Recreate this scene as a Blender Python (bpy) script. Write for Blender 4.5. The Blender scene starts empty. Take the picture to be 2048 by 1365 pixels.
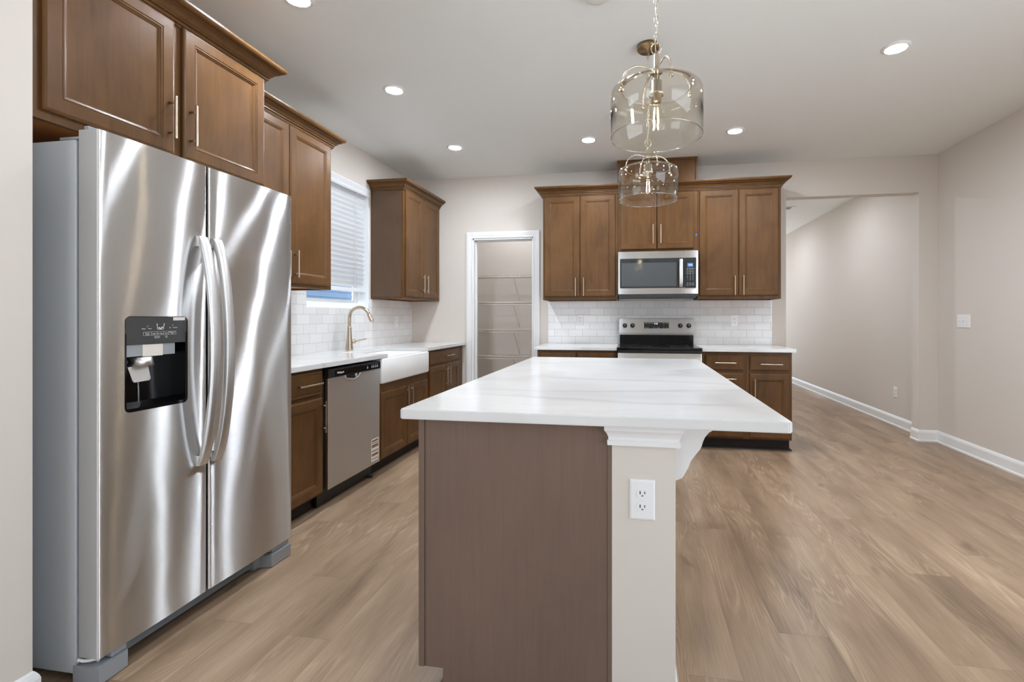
import bpy, bmesh, math, random
from mathutils import Vector, Matrix
random.seed(4)
C = bpy.context.scene.collection
SC = bpy.context.scene

# ------------------------------------------------------------------ camera
cam = bpy.data.cameras.new('camera'); camo = bpy.data.objects.new('camera', cam); C.objects.link(camo)
SC.camera = camo
camo.location = (0, 0, 1.1924); camo.rotation_euler = (math.pi/2, 0, 0.1662)
cam.sensor_width = 36; cam.sensor_fit = 'HORIZONTAL'; cam.lens = 953.16/2048*36
cam.shift_x = -(1108.3-1024)/2048; cam.shift_y = -(682.5-635.2)/2048
cam.clip_start = .02
# ------------------------------------------------------------------ view + world + daylight
SC.view_settings.view_transform = 'Standard'; SC.view_settings.look = 'None'
SC.view_settings.exposure = 0.06; SC.view_settings.gamma = 1.0
SC.view_settings.use_curve_mapping = False
SC.cycles.use_denoising = True
SC.cycles.max_bounces = 14; SC.cycles.diffuse_bounces = 7; SC.cycles.glossy_bounces = 6
SC.cycles.transparent_max_bounces = 24; SC.cycles.transmission_bounces = 10
SC.cycles.sample_clamp_indirect = 6; SC.cycles.caustics_reflective = False; SC.cycles.caustics_refractive = False
W = bpy.data.worlds.new('sky'); SC.world = W; W.use_nodes = True
bg = W.node_tree.nodes['Background']; bg.inputs[1].default_value = 5.2
_n = W.node_tree.nodes; _l = W.node_tree.links           # dim sky above, lower half brightened to lift the ceiling
_tc = _n.new('ShaderNodeTexCoord'); _sx = _n.new('ShaderNodeSeparateXYZ'); _rp = _n.new('ShaderNodeValToRGB')
_l.new(_tc.outputs['Generated'], _sx.inputs[0]); _l.new(_sx.outputs[2], _rp.inputs[0])
_e = _rp.color_ramp.elements; _e[0].position = 0.0; _e[0].color = (.88, .95, 1.04, 1); _e[1].position = .04; _e[1].color = (.43, .52, .62, 1)
_l.new(_rp.outputs[0], bg.inputs[0])
LAMP = 92.0          # emission of the recessed lamp lenses
def portal(loc, rot, sx, sy):
    l = bpy.data.lights.new('daylight_portal', 'AREA'); l.shape = 'RECTANGLE'; l.size = sx; l.size_y = sy
    l.cycles.is_portal = True
    o = bpy.data.objects.new('daylight_portal', l); C.objects.link(o); o.location = loc; o.rotation_euler = rot
HC = 2.755; XL = -2.51; YB = 5.10; XR = 2.861; XH = 2.836
portal((-1.9, -4.62, 1.2), (math.pi/2, 0, 0), 2.2, 2.2)          # unseen rear opening added for fill daylight, looking +Y
portal((XR+.13, -.6, 1.2), (0, math.pi/2, 0), 2.2, 4.0)           # invented right side opening that brightens the room, looking -X
portal((1.9, 11.13, 1.2), (-math.pi/2, 0, 0), 1.4, 2.1)         # opening made up at the hall end to light it, looking -Y
portal((-4.62, -1.6, 1.3), (0, -math.pi/2, 0), 2.0, 3.6)        # unseen left side opening, put in for daylight, looking +X

# ------------------------------------------------------------------ node helpers
def srgb(r, g, b):
    f = lambda c: (c/255/12.92 if c/255 <= .04045 else ((c/255+.055)/1.055)**2.4)
    return (f(r), f(g), f(b), 1)
def newmat(name):
    m = bpy.data.materials.new(name); m.use_nodes = True
    return m, m.node_tree.nodes, m.node_tree.links, m.node_tree.nodes['Principled BSDF']
def simple(name, col, rough=.5, metal=0, spec=.5, emit=None, es=0, coat=0):
    m, n, l, p = newmat(name)
    p.inputs['Base Color'].default_value = col; p.inputs['Roughness'].default_value = rough
    p.inputs['Metallic'].default_value = metal; p.inputs['Specular IOR Level'].default_value = spec
    p.inputs['Coat Weight'].default_value = coat
    if emit: p.inputs['Emission Color'].default_value = emit; p.inputs['Emission Strength'].default_value = es
    return m
def nd(n, typ, **kw):
    x = n.new(typ)
    for k, v in kw.items(): setattr(x, k, v)
    return x
def math_(n, l, op, a, b=None, c=None):
    x = n.new('ShaderNodeMath'); x.operation = op
    for i, v in enumerate((a, b, c)):
        if v is None: continue
        if isinstance(v, (int, float)): x.inputs[i].default_value = v
        else: l.new(v, x.inputs[i])
    return x.outputs[0]
def ramp(n, l, fac, stops):
    r = n.new('ShaderNodeValToRGB'); e = r.color_ramp.elements
    while len(e) < len(stops): e.new(.5)
    for i, (p, c) in enumerate(stops): e[i].position = p; e[i].color = c
    l.new(fac, r.inputs[0]); return r.outputs[0]
def mapped(n, l, scale=(1, 1, 1), loc=(0, 0, 0), rot=(0, 0, 0)):
    g = n.new('ShaderNodeNewGeometry'); mp = n.new('ShaderNodeMapping')
    mp.inputs['Scale'].default_value = scale; mp.inputs['Location'].default_value = loc; mp.inputs['Rotation'].default_value = rot
    l.new(g.outputs['Position'], mp.inputs[0]); return mp.outputs[0]
def noise(n, l, vec, scale, detail=3, rough=.5, dist=0):
    x = n.new('ShaderNodeTexNoise'); x.inputs['Scale'].default_value = scale; x.inputs['Detail'].default_value = detail
    x.inputs['Roughness'].default_value = rough; x.inputs['Distortion'].default_value = dist
    l.new(vec, x.inputs['Vector']); return x.outputs['Fac']
def mix(n, l, fac, a, b, typ='MIX'):
    x = n.new('ShaderNodeMix'); x.data_type = 'RGBA'; x.blend_type = typ
    if isinstance(fac, (int, float)): x.inputs[0].default_value = fac
    else: l.new(fac, x.inputs[0])
    for i, v in ((6, a), (7, b)):
        if isinstance(v, tuple): x.inputs[i].default_value = v
        else: l.new(v, x.inputs[i])
    return x.outputs[2]
def bump(n, l, p, h, strength, dist=.01):
    b = n.new('ShaderNodeBump'); b.inputs['Strength'].default_value = strength; b.inputs['Distance'].default_value = dist
    l.new(h, b.inputs['Height']); l.new(b.outputs[0], p.inputs['Normal'])

def wood(name, base, var=.22, rough=.34, scale=(9, 9, 1.2)):
    m, n, l, p = newmat(name)
    blotch = noise(n, l, mapped(n, l, (4, 4, 2.6)), 1.0, 3, .55, .6)
    grain = noise(n, l, mapped(n, l, (90, 90, 4)), 1.0, 4, .6, .3)
    fine = noise(n, l, mapped(n, l, scale), 2.5, 4, .6, 1.0)
    f = math_(n, l, 'ADD', math_(n, l, 'MULTIPLY', blotch, .6), math_(n, l, 'MULTIPLY', fine, .4))
    f = math_(n, l, 'ADD', math_(n, l, 'MULTIPLY', f, .86), math_(n, l, 'MULTIPLY', grain, .14))
    dark = tuple(c*(1-var*1.5) for c in base[:3])+(1,); lite = tuple(min(1, c*(1+var*1.5)) for c in base[:3])+(1,)
    l.new(ramp(n, l, f, [(.28, dark), (.5, base), (.72, lite)]), p.inputs['Base Color'])
    p.inputs['Roughness'].default_value = rough; p.inputs['Specular IOR Level'].default_value = .2
    bump(n, l, p, grain, .05, .002)
    return m
def steel(name, col=.56, rough=.33, aniso=.8, wob=.0, tangent=(0, 0, 1), grain=(2, 2, 500)):
    """brushed metal: sharp across the grain, long vertical smear along the tangent"""
    m, n, l, p = newmat(name)
    n.remove(p); gl = n.new('ShaderNodeBsdfAnisotropic')
    g = noise(n, l, mapped(n, l, grain), 1.0, 2, .5)
    l.new(ramp(n, l, g, [(.3, (col*.975, col*.972, col*.966, 1)), (.7, (col*1.02, col*1.017, col*1.01, 1))]), gl.inputs['Color'])
    gl.inputs['Roughness'].default_value = rough; gl.inputs['Anisotropy'].default_value = -aniso
    t = n.new('ShaderNodeCombineXYZ')
    for i in range(3): t.inputs[i].default_value = tangent[i]
    l.new(t.outputs[0], gl.inputs['Tangent'])
    if wob:
        w = noise(n, l, mapped(n, l, (1, 3.2, 2.2)), 1.0, 1, .4)
        bump(n, l, gl, w, wob, .05)
    l.new(gl.outputs[0], n['Material Output'].inputs['Surface'])
    return m
def thin_glass(name, tint, gloss=1.0, rough=0.0):
    m = bpy.data.materials.new(name); m.use_nodes = True; n = m.node_tree.nodes; l = m.node_tree.links
    n.clear(); out = n.new('ShaderNodeOutputMaterial'); mx = n.new('ShaderNodeMixShader')
    tr = n.new('ShaderNodeBsdfTransparent'); tr.inputs[0].default_value = tint
    gl = n.new('ShaderNodeBsdfGlossy'); gl.inputs['Roughness'].default_value = rough
    g = n.new('ShaderNodeNewGeometry'); dp = n.new('ShaderNodeVectorMath'); dp.operation = 'DOT_PRODUCT'
    l.new(g.outputs['Incoming'], dp.inputs[0]); l.new(g.outputs['Normal'], dp.inputs[1])
    c5 = math_(n, l, 'POWER', math_(n, l, 'SUBTRACT', 1, math_(n, l, 'ABSOLUTE', dp.outputs['Value'])), 5)
    l.new(math_(n, l, 'MULTIPLY', math_(n, l, 'MULTIPLY_ADD', c5, .96, .04), gloss), mx.inputs[0])
    l.new(tr.outputs[0], mx.inputs[1]); l.new(gl.outputs[0], mx.inputs[2]); l.new(mx.outputs[0], out.inputs[0])
    return m

# ------------------------------------------------------------------ materials
M = {}
def paint(name, col, rough=.75):
    m, n, l, p = newmat(name)
    p.inputs['Base Color'].default_value = col; p.inputs['Roughness'].default_value = rough; p.inputs['Specular IOR Level'].default_value = .25
    bump(n, l, p, noise(n, l, mapped(n, l), 220, 2), .06, .002)
    return m
M['wall'] = paint('greige_wall_paint', srgb(212, 204, 195))
M['ceil'] = paint('ceiling_paint', srgb(238, 240, 238), .85)
M['white'] = simple('white_trim_paint', srgb(232, 232, 231), .35)
M['plate'] = simple('white_plastic', srgb(233, 233, 232), .3)
M['slot'] = simple('dark_slot', srgb(40, 38, 36), .6)
M['wood'] = wood('brown_stained_maple', srgb(94, 65, 37), .27)
M['veneer'] = wood('grey_brown_veneer', srgb(116, 96, 84), .10, .42, (30, 30, 1.5))
M['veneer2'] = wood('brown_satin_veneer', srgb(92, 72, 56), .08, .24, (30, 30, 1.5))
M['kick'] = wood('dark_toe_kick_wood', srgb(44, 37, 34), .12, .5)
M['under'] = wood('raw_maple_underside', srgb(168, 108, 58), .12, .5)
M['steel'] = steel('brushed_steel_fridge', .86, .27, .86, .09)
M['steel2'] = steel('brushed_steel', .90, .38, .75)
M['handle'] = steel('satin_steel_handle', .74, .38, .3)
M['fside'] = simple('grey_fridge_side', srgb(204, 210, 215), .4, .05)
M['dside'] = simple('door_edge_grey', srgb(188, 188, 187), .38, .3)
M['fgrey'] = simple('grey_plastic', srgb(150, 153, 156), .42)
M['grille'] = simple('grille_grey', srgb(118, 122, 126), .5)
M['gasket'] = simple('dark_gasket', srgb(66, 68, 70), .6)
M['black'] = simple('black_gloss', srgb(14, 14, 15), .12, 0, .5)
M['blackm'] = simple('black_satin', srgb(24, 24, 25), .35)
M['charcoal'] = simple('charcoal_panel', srgb(62, 62, 62), .3)
M['nickel'] = simple('brushed_nickel', srgb(196, 180, 160), .28, 1)
M['brass'] = simple('aged_brass', srgb(150, 128, 92), .3, 1)
M['pewter'] = simple('antique_nickel', srgb(200, 188, 168), .22, 1)
M['ceramic'] = simple('fireclay', srgb(238, 238, 236), .12, 0, .5, coat=.3)
M['white_text'] = simple('white_print', srgb(225, 225, 225), .5)
M['chrome'] = simple('chrome_badge', (.8, .8, .8, 1), .15, 1)
M['paper'] = simple('white_label', srgb(222, 214, 204), .6)
M['print'] = simple('brown_print', srgb(120, 96, 80), .6)
M['blue'] = simple('blue_tape', srgb(30, 120, 205), .6)
M['lcd'] = simple('lit_display', srgb(40, 60, 90), .3, emit=srgb(120, 165, 235), es=.55)
M['digit'] = simple('lit_digits', srgb(200, 225, 255), .3, emit=srgb(190, 220, 255), es=1.6)
M['wire'] = simple('white_coated_wire', srgb(225, 220, 212), .4)
M['slat'] = simple('white_faux_wood', srgb(226, 227, 228), .4)
M['siding'] = simple('blue_vinyl_siding', srgb(100, 124, 150), .55)
M['vinyl'] = simple('white_vinyl', srgb(238, 240, 242), .3)
M['pane'] = thin_glass('window_pane_glass', (.95, .98, 1, 1), .6)
M['shade'] = thin_glass('champagne_glass', (.970, .957, .918, 1), 1.3)
M['rim'] = thin_glass('glass_rim', (.93, .90, .84, 1), 6.0)
M['bulbglass'] = thin_glass('bulb_glass', (.99, .96, .90, 1), .6)
M['filament'] = simple('glowing_filament', (1, 1, 1, 1), .5, emit=(1, .86, .66, 1), es=170)
M['lens'] = simple('lamp_lens', (1, 1, 1, 1), .5, emit=(.89, .965, 1.06, 1), es=LAMP*6)
M['lens_dim'] = simple('dim_lamp_lens', (1, 1, 1, 1), .5, emit=(.89, .965, 1.06, 1), es=LAMP*3.4)
M['mwglass'] = simple('microwave_door_glass', srgb(42, 46, 49), .05, 0, .6)
M['mwmesh'] = simple('microwave_window_screen', srgb(74, 78, 80), .12, 0, .6)

def floor_mat():
    m, n, l, p = newmat('oak_plank_floor')
    g = n.new('ShaderNodeNewGeometry'); s = n.new('ShaderNodeSeparateXYZ'); l.new(g.outputs['Position'], s.inputs[0])
    x, y = s.outputs[0], s.outputs[1]
    PW, PL = .182, 1.22
    r = math_(n, l, 'DIVIDE', math_(n, l, 'ADD', x, 20.03), PW); row = math_(n, l, 'FLOOR', r)
    wn = n.new('ShaderNodeTexWhiteNoise'); wn.noise_dimensions = '1D'; l.new(row, wn.inputs['W'])
    yy = math_(n, l, 'DIVIDE', math_(n, l, 'ADD', y, math_(n, l, 'ADD', math_(n, l, 'MULTIPLY', wn.outputs['Value'], PL), 30)), PL)
    idx = math_(n, l, 'FLOOR', yy)
    cb = n.new('ShaderNodeCombineXYZ'); l.new(row, cb.inputs[0]); l.new(idx, cb.inputs[1])
    w2 = n.new('ShaderNodeTexWhiteNoise'); w2.noise_dimensions = '2D'; l.new(cb.outputs[0], w2.inputs['Vector'])
    rnd = w2.outputs['Value']
    off = n.new('ShaderNodeCombineXYZ'); l.new(math_(n, l, 'MULTIPLY', rnd, 37), off.inputs[0]); l.new(math_(n, l, 'MULTIPLY', rnd, 91), off.inputs[1])
    va = n.new('ShaderNodeVectorMath'); va.operation = 'ADD'; l.new(g.outputs['Position'], va.inputs[0]); l.new(off.outputs[0], va.inputs[1])
    def mp(sc):
        q = n.new('ShaderNodeMapping'); q.inputs['Scale'].default_value = sc; l.new(va.outputs[0], q.inputs[0]); return q.outputs[0]
    big = noise(n, l, mp((7, .8, 1)), 1.0, 2, .5, .4)
    rings = math_(n, l, 'POWER', math_(n, l, 'ABSOLUTE', math_(n, l, 'SINE', math_(n, l, 'MULTIPLY', big, 62))), 7)
    rmask = ramp(n, l, noise(n, l, mp((3.1, .9, 2)), 1.3, 1, .5), [(.46, (0, 0, 0, 1)), (.62, (1, 1, 1, 1))])
    rings = math_(n, l, 'MULTIPLY', rings, rmask)
    fine = noise(n, l, mp((130, 5, 1)), 1.0, 3, .6, .2)
    tone = noise(n, l, mp((5.5, 1.1, 1)), 1.0, 3, .55, .4)
    knot = noise(n, l, mp((9, 3.2, 1)), 1.0, 1, .5, .8)
    f = math_(n, l, 'ADD', math_(n, l, 'MULTIPLY', rings, .15), math_(n, l, 'MULTIPLY', fine, .24))
    f = math_(n, l, 'ADD', f, math_(n, l, 'MULTIPLY', tone, .62))
    f = math_(n, l, 'ADD', f, math_(n, l, 'MULTIPLY', rnd, .085))
    col = ramp(n, l, f, [(.27, srgb(114, 93, 74)), (.48, srgb(152, 127, 103)), (.72, srgb(184, 159, 132))])
    kf = ramp(n, l, knot, [(.70, (0, 0, 0, 1)), (.78, (1, 1, 1, 1))])
    col = mix(n, l, math_(n, l, 'MULTIPLY', kf, .45), col, srgb(104, 80, 60))
    fx = math_(n, l, 'FRACT', r); fy = math_(n, l, 'FRACT', yy)
    ex = math_(n, l, 'MINIMUM', fx, math_(n, l, 'SUBTRACT', 1, fx)); ey = math_(n, l, 'MINIMUM', fy, math_(n, l, 'SUBTRACT', 1, fy))
    sx = math_(n, l, 'LESS_THAN', ex, .0045); sy = math_(n, l, 'LESS_THAN', ey, .0008)
    seam = math_(n, l, 'MAXIMUM', sx, sy)
    col = mix(n, l, math_(n, l, 'MULTIPLY', seam, .45), col, srgb(96, 74, 56))
    l.new(col, p.inputs['Base Color'])
    p.inputs['Roughness'].default_value = .36; p.inputs['Specular IOR Level'].default_value = .4
    bump(n, l, p, math_(n, l, 'SUBTRACT', math_(n, l, 'MULTIPLY', fine, .3), seam), .12, .002)
    return m
M['floor'] = floor_mat()
def quartz():
    m, n, l, p = newmat('white_veined_quartz')
    rot = (0, 0, .35)
    w = n.new('ShaderNodeTexNoise'); w.inputs['Scale'].default_value = 1.3; w.inputs['Detail'].default_value = 4
    l.new(mapped(n, l, (1, 1, 1)), w.inputs['Vector'])
    va = n.new('ShaderNodeVectorMath'); va.operation = 'MULTIPLY_ADD'; va.inputs[1].default_value = (.45, .45, .2)
    l.new(w.outputs['Color'], va.inputs[0]); l.new(mapped(n, l, (.55, 1.7, 1), rot=rot), va.inputs[2])
    a = noise(n, l, va.outputs[0], 1.25, 1, .4)
    vein = math_(n, l, 'ABSOLUTE', math_(n, l, 'SUBTRACT', a, .5))
    v1 = ramp(n, l, vein, [(0, (1, 1, 1, 1)), (.012, (.55, .55, .55, 1)), (.045, (.0, .0, .0, 1))])
    fade = noise(n, l, mapped(n, l), 1.7, 2)
    vf = math_(n, l, 'MULTIPLY', v1, ramp(n, l, fade, [(.35, (0, 0, 0, 1)), (.62, (1, 1, 1, 1))]))
    b = noise(n, l, va.outputs[0], 2.3, 2, .5)
    v2 = ramp(n, l, math_(n, l, 'ABSOLUTE', math_(n, l, 'SUBTRACT', b, .47)), [(0, (1, 1, 1, 1)), (.02, (0, 0, 0, 1))])
    cloud = noise(n, l, mapped(n, l), 2.2, 3)
    base = ramp(n, l, cloud, [(.3, srgb(213, 212, 210)), (.7, srgb(226, 225, 223))])
    c = mix(n, l, math_(n, l, 'MULTIPLY', vf, .55), base, srgb(188, 185, 182))
    c = mix(n, l, math_(n, l, 'MULTIPLY', v2, .10), c, srgb(182, 180, 178))
    l.new(c, p.inputs['Base Color']); p.inputs['Roughness'].default_value = .12; p.inputs['Specular IOR Level'].default_value = .5
    return m
M['quartz'] = quartz()
def tile(name, horiz, a0):
    m, n, l, p = newmat(name)
    g = n.new('ShaderNodeNewGeometry'); s = n.new('ShaderNodeSeparateXYZ'); l.new(g.outputs['Position'], s.inputs[0])
    cb = n.new('ShaderNodeCombineXYZ')
    l.new(math_(n, l, 'SUBTRACT', s.outputs[horiz], a0-15.2), cb.inputs[0]); l.new(math_(n, l, 'SUBTRACT', s.outputs[2], .912), cb.inputs[1])
    b = n.new('ShaderNodeTexBrick'); l.new(cb.outputs[0], b.inputs['Vector'])
    b.inputs['Scale'].default_value = 1; b.inputs['Brick Width'].default_value = .152; b.inputs['Row Height'].default_value = .076
    b.inputs['Mortar Size'].default_value = .0013; b.inputs['Mortar Smooth'].default_value = .15; b.inputs['Bias'].default_value = 0
    b.inputs['Color1'].default_value = srgb(219, 218, 216); b.inputs['Color2'].default_value = srgb(228, 227, 225); b.inputs['Mortar'].default_value = srgb(172, 168, 163)
    l.new(b.outputs['Color'], p.inputs['Base Color'])
    l.new(math_(n, l, 'MULTIPLY_ADD', b.outputs['Fac'], .5, .14), p.inputs['Roughness'])
    wob = noise(n, l, mapped(n, l), 14, 1)
    bump(n, l, p, math_(n, l, 'ADD', math_(n, l, 'MULTIPLY', b.outputs['Fac'], -1), math_(n, l, 'MULTIPLY', wob, .8)), .25, .002)
    return m
M['tile_b'] = tile('white_subway_tile_back', 0, -.850)
M['tile_l'] = tile('white_subway_tile_left', 1, 3.208)

# ------------------------------------------------------------------ geometry helpers
def BM(): return bmesh.new()
def box(bm, x0, x1, y0, y1, z0, z1, bev=0):
    t = bmesh.new(); bmesh.ops.create_cube(t, size=1)
    for v in t.verts:
        v.co = Vector(((x0+x1)/2+v.co.x*(x1-x0), (y0+y1)/2+v.co.y*(y1-y0), (z0+z1)/2+v.co.z*(z1-z0)))
    if bev: bmesh.ops.bevel(t, geom=t.edges[:], offset=bev, segments=2, affect='EDGES', profile=.7)
    join(bm, t); return bm
def join(bm, t):
    me = bpy.data.meshes.new('tmp'); t.to_mesh(me); t.free(); bm.from_mesh(me); bpy.data.meshes.remove(me)
def prism(bm, poly, mapf, d0, d1, bev=0):
    """polygon in (a,b) extruded along d; mapf(a,b,d)->xyz"""
    t = bmesh.new(); N = len(poly)
    lo = [t.verts.new(mapf(a, b, d0)) for a, b in poly]; hi = [t.verts.new(mapf(a, b, d1)) for a, b in poly]
    t.faces.new(lo[::-1]); t.faces.new(hi)
    for i in range(N): t.faces.new((lo[i], lo[(i+1) % N], hi[(i+1) % N], hi[i]))
    bmesh.ops.recalc_face_normals(t, faces=t.faces[:])
    if bev: bmesh.ops.bevel(t, geom=[e for e in t.edges], offset=bev, segments=2, affect='EDGES')
    join(bm, t); return bm
def lathe(bm, prof, mat=Matrix(), seg=32, closed=False):
    """prof [(r,z)] around local z, placed by mat"""
    t = bmesh.new(); rings = []
    for r, z in prof:
        if r < 1e-6: rings.append([t.verts.new(mat @ Vector((0, 0, z)))])
        else: rings.append([t.verts.new(mat @ Vector((r*math.cos(2*math.pi*i/seg), r*math.sin(2*math.pi*i/seg), z))) for i in range(seg)])
    pairs = list(zip(rings, rings[1:])) + ([(rings[-1], rings[0])] if closed else [])
    for a, b in pairs:
        for i in range(seg):
            j = (i+1) % seg
            if len(a) == 1 and len(b) == 1: continue
            if len(a) == 1: t.faces.new((a[0], b[j], b[i]))
            elif len(b) == 1: t.faces.new((a[i], a[j], b[0]))
            else: t.faces.new((a[i], a[j], b[j], b[i]))
    bmesh.ops.recalc_face_normals(t, faces=t.faces[:])
    for f in t.faces: f.smooth = True
    join(bm, t); return bm
def tube(bm, pts, r, seg=10, closed=False, flat=None):
    """round tube along pts; r number or list; flat=(wide,thin,updir) makes an elliptic section"""
    pts = [Vector(p) for p in pts]; N = len(pts); t = bmesh.new(); rings = []; up = None
    for i, p in enumerate(pts):
        if closed: d = (pts[(i+1) % N]-pts[i-1]).normalized()
        else: d = (pts[min(i+1, N-1)]-pts[max(i-1, 0)]).normalized()
        if up is None:
            up = Vector((0, 0, 1)) if abs(d.z) < .9 else Vector((1, 0, 0))
        s = d.cross(up).normalized(); up = s.cross(d).normalized()
        rr = r[i] if isinstance(r, (list, tuple)) else r
        rings.append([t.verts.new(p + s*rr*math.cos(2*math.pi*k/seg) + up*rr*math.sin(2*math.pi*k/seg)) for k in range(seg)])
    M_ = N if closed else N-1
    for i in range(M_):
        a, b = rings[i], rings[(i+1) % N]
        for k in range(seg): t.faces.new((a[k], a[(k+1) % seg], b[(k+1) % seg], b[k]))
    if not closed: t.faces.new(rings[0][::-1]); t.faces.new(rings[-1])
    bmesh.ops.recalc_face_normals(t, faces=t.faces[:])
    for f in t.faces: f.smooth = len(f.verts) == 4
    join(bm, t); return bm
def sweep(bm, path, prof, mapf, closed=False):
    """profile [(off,d)] mitred along a 2D path; off goes to the left of travel; mapf(a,b,d)->xyz"""
    P = [Vector(p) for p in path]; N = len(P); t = bmesh.new(); rings = []
    for i in range(N):
        def nrm(u, v):
            q = (v-u).normalized(); return Vector((-q.y, q.x))
        if closed or 0 < i < N-1:
            n1, n2 = nrm(P[i-1], P[i]), nrm(P[i], P[(i+1) % N]); m = (n1+n2); m = m/(m.dot(n1)) if m.length > 1e-6 else n1
        else: m = nrm(P[0], P[1]) if i == 0 else nrm(P[-2], P[-1])
        rings.append([t.verts.new(mapf(P[i].x+m.x*o, P[i].y+m.y*o, d)) for o, d in prof])
    K = len(prof)
    for i in range(N if closed else N-1):
        a, b = rings[i], rings[(i+1) % N]
        for k in range(K): t.faces.new((a[k], a[(k+1) % K], b[(k+1) % K], b[k]))
    if not closed: t.faces.new(rings[0]); t.faces.new(rings[-1][::-1])
    bmesh.ops.recalc_face_normals(t, faces=t.faces[:])
    join(bm, t); return bm
def loops_panel(bm, a0, a1, b0, b1, loops, F):
    """nested rectangles (inset, depth) from the back edge to the centre panel"""
    t = bmesh.new(); R = []
    for ins, d in loops:
        R.append([t.verts.new(F(a, b, d)) for a, b in ((a0+ins, b0+ins), (a1-ins, b0+ins), (a1-ins, b1-ins), (a0+ins, b1-ins))])
    for A, B in zip(R, R[1:]):
        for i in range(4): t.faces.new((A[i], A[(i+1) % 4], B[(i+1) % 4], B[i]))
    t.faces.new(R[0][::-1]); t.faces.new(R[-1])
    bmesh.ops.recalc_face_normals(t, faces=t.faces[:])
    join(bm, t); return bm
def rrect(a0, a1, b0, b1, r, k=6):
    out = []
    for cx, cy, s in ((a1-r, b0+r, -90), (a1-r, b1-r, 0), (a0+r, b1-r, 90), (a0+r, b0+r, 180)):
        for i in range(k+1):
            a = math.radians(s+90*i/k); out.append((cx+r*math.cos(a), cy+r*math.sin(a)))
    return out
def rot_to(d):
    return Vector((0, 0, 1)).rotation_difference(Vector(d)).to_matrix().to_4x4()
def at(p, d=(0, 0, 1)): return Matrix.Translation(p) @ rot_to(d)

def root_loc(o):
    v = Vector((0, 0, 0))
    while o: v += o.location; o = o.parent
    return v
def obj(name, bm, mat, parent=None, label=None):
    base = root_loc(parent)
    if base.length: bmesh.ops.translate(bm, verts=bm.verts[:], vec=-base)
    me = bpy.data.meshes.new(name); bm.to_mesh(me); bm.free()
    for m in (mat if isinstance(mat, (list, tuple)) else [mat]): me.materials.append(m)
    o = bpy.data.objects.new(name, me); C.objects.link(o)
    if parent: o.parent = parent
    if label: o['label'] = label
    return o
def tag(o, label, cat, group=None):
    o['label'] = label; o['category'] = cat
    if group: o['group'] = group
    return o
def thing(name, loc, label, cat, group=None):
    o = bpy.data.objects.new(name, None); C.objects.link(o); o.location = loc
    o.empty_display_size = .05
    return tag(o, label, cat, group)
def struct(name, bm, mat, parent=None):
    o = obj(name, bm, mat, parent)
    if not parent: o['kind'] = 'structure'
    return o
def dup(o, loc, label=None, parent=None):
    c = o.copy(); C.objects.link(c)
    if parent: c.parent = parent
    else: c.location = loc
    if label: c['label'] = label
    for ch in list(o.children): dup(ch, None, None, c)
    return c
def text(name, s, size, F, a, b, d, mat, parent, thick=.0006, flip=1, align='CENTER', bold=0):
    cu = bpy.data.curves.new('t', 'FONT'); cu.body = s; cu.size = size; cu.align_x = align; cu.align_y = 'CENTER'; cu.extrude = thick; cu.offset = bold
    o = bpy.data.objects.new('t', cu); C.objects.link(o)
    bpy.context.view_layer.update()
    me = bpy.data.meshes.new_from_object(o.evaluated_get(bpy.context.evaluated_depsgraph_get()))
    bpy.data.objects.remove(o); bpy.data.curves.remove(cu)
    bm = BM(); bm.from_mesh(me); bpy.data.meshes.remove(me)
    for v in bm.verts: v.co = Vector(F(a+flip*v.co.x, b+v.co.y, d+v.co.z))
    bmesh.ops.recalc_face_normals(bm, faces=bm.faces[:])
    return obj(name, bm, mat, parent) if name else bm
def FL(X): return lambda a, b, d: (X+d, a, b)      # left run: a=Y, b=Z, d towards the room
def FB(Y): return lambda a, b, d: (a, Y-d, b)      # back run: a=X
def FR(X): return lambda a, b, d: (X-d, a, b)      # right wall
def fbox(bm, F, a0, a1, b0, b1, d0, d1, bev=0):
    p = F(a0, b0, d0); q = F(a1, b1, d1)
    return box(bm, *[v for i in range(3) for v in (min(p[i], q[i]), max(p[i], q[i]))], bev)

# ------------------------------------------------------------------ room shell
def wall(name, mk, xs, zs, holes, mat):
    """a wall slab cut into cells; holes=(a0,a1,z0,z1)"""
    bm = BM()
    for i in range(len(xs)-1):
        for k in range(len(zs)-1):
            ca, cz = (xs[i]+xs[i+1])/2, (zs[k]+zs[k+1])/2
            if any(h[0] < ca < h[1] and h[2] < cz < h[3] for h in holes): continue
            mk(bm, xs[i], xs[i+1], zs[k], zs[k+1])
    bmesh.ops.remove_doubles(bm, verts=bm.verts[:], dist=1e-5)
    return struct(name, bm, mat)
T = .12
WY0, WY1, WZ0, WZ1 = 3.32, 4.21, 1.272, 2.425            # kitchen window hole
PX0, PX1, PZ = -1.775, -1.087, 2.068                     # pantry doorway
HX0, HX1, HZ = 1.503, 2.702, 2.395                       # hall opening
wall('wall_left', lambda b, a0, a1, z0, z1: box(b, XL-T, XL, a0, a1, z0, z1), [1.172, WY0, WY1, YB+T], [0, WZ0, WZ1, HC], [(WY0, WY1, WZ0, WZ1)], M['wall'])
wall('wall_back', lambda b, a0, a1, z0, z1: box(b, a0, a1, YB, YB+T, z0, z1), [XL, PX0, PX1, HX0, HX1, XR+T], [0, PZ, HZ, HC],
     [(PX0, PX1, 0, PZ), (HX0, HX1, 0, HZ)], M['wall'])
wall('wall_right', lambda b, a0, a1, z0, z1: box(b, XR, XR+T, a0, a1, z0, z1), [-4.6, -2.6, 1.4, YB], [0, .1, 2.3, HC], [(-2.6, 1.4, .1, 2.3)], M['wall'])  # big hole out of view, added to let fill daylight in
struct('wall_near', box(BM(), -4.6, -1.812, 1.052, 1.172, 0, HC), M['wall'])
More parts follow.
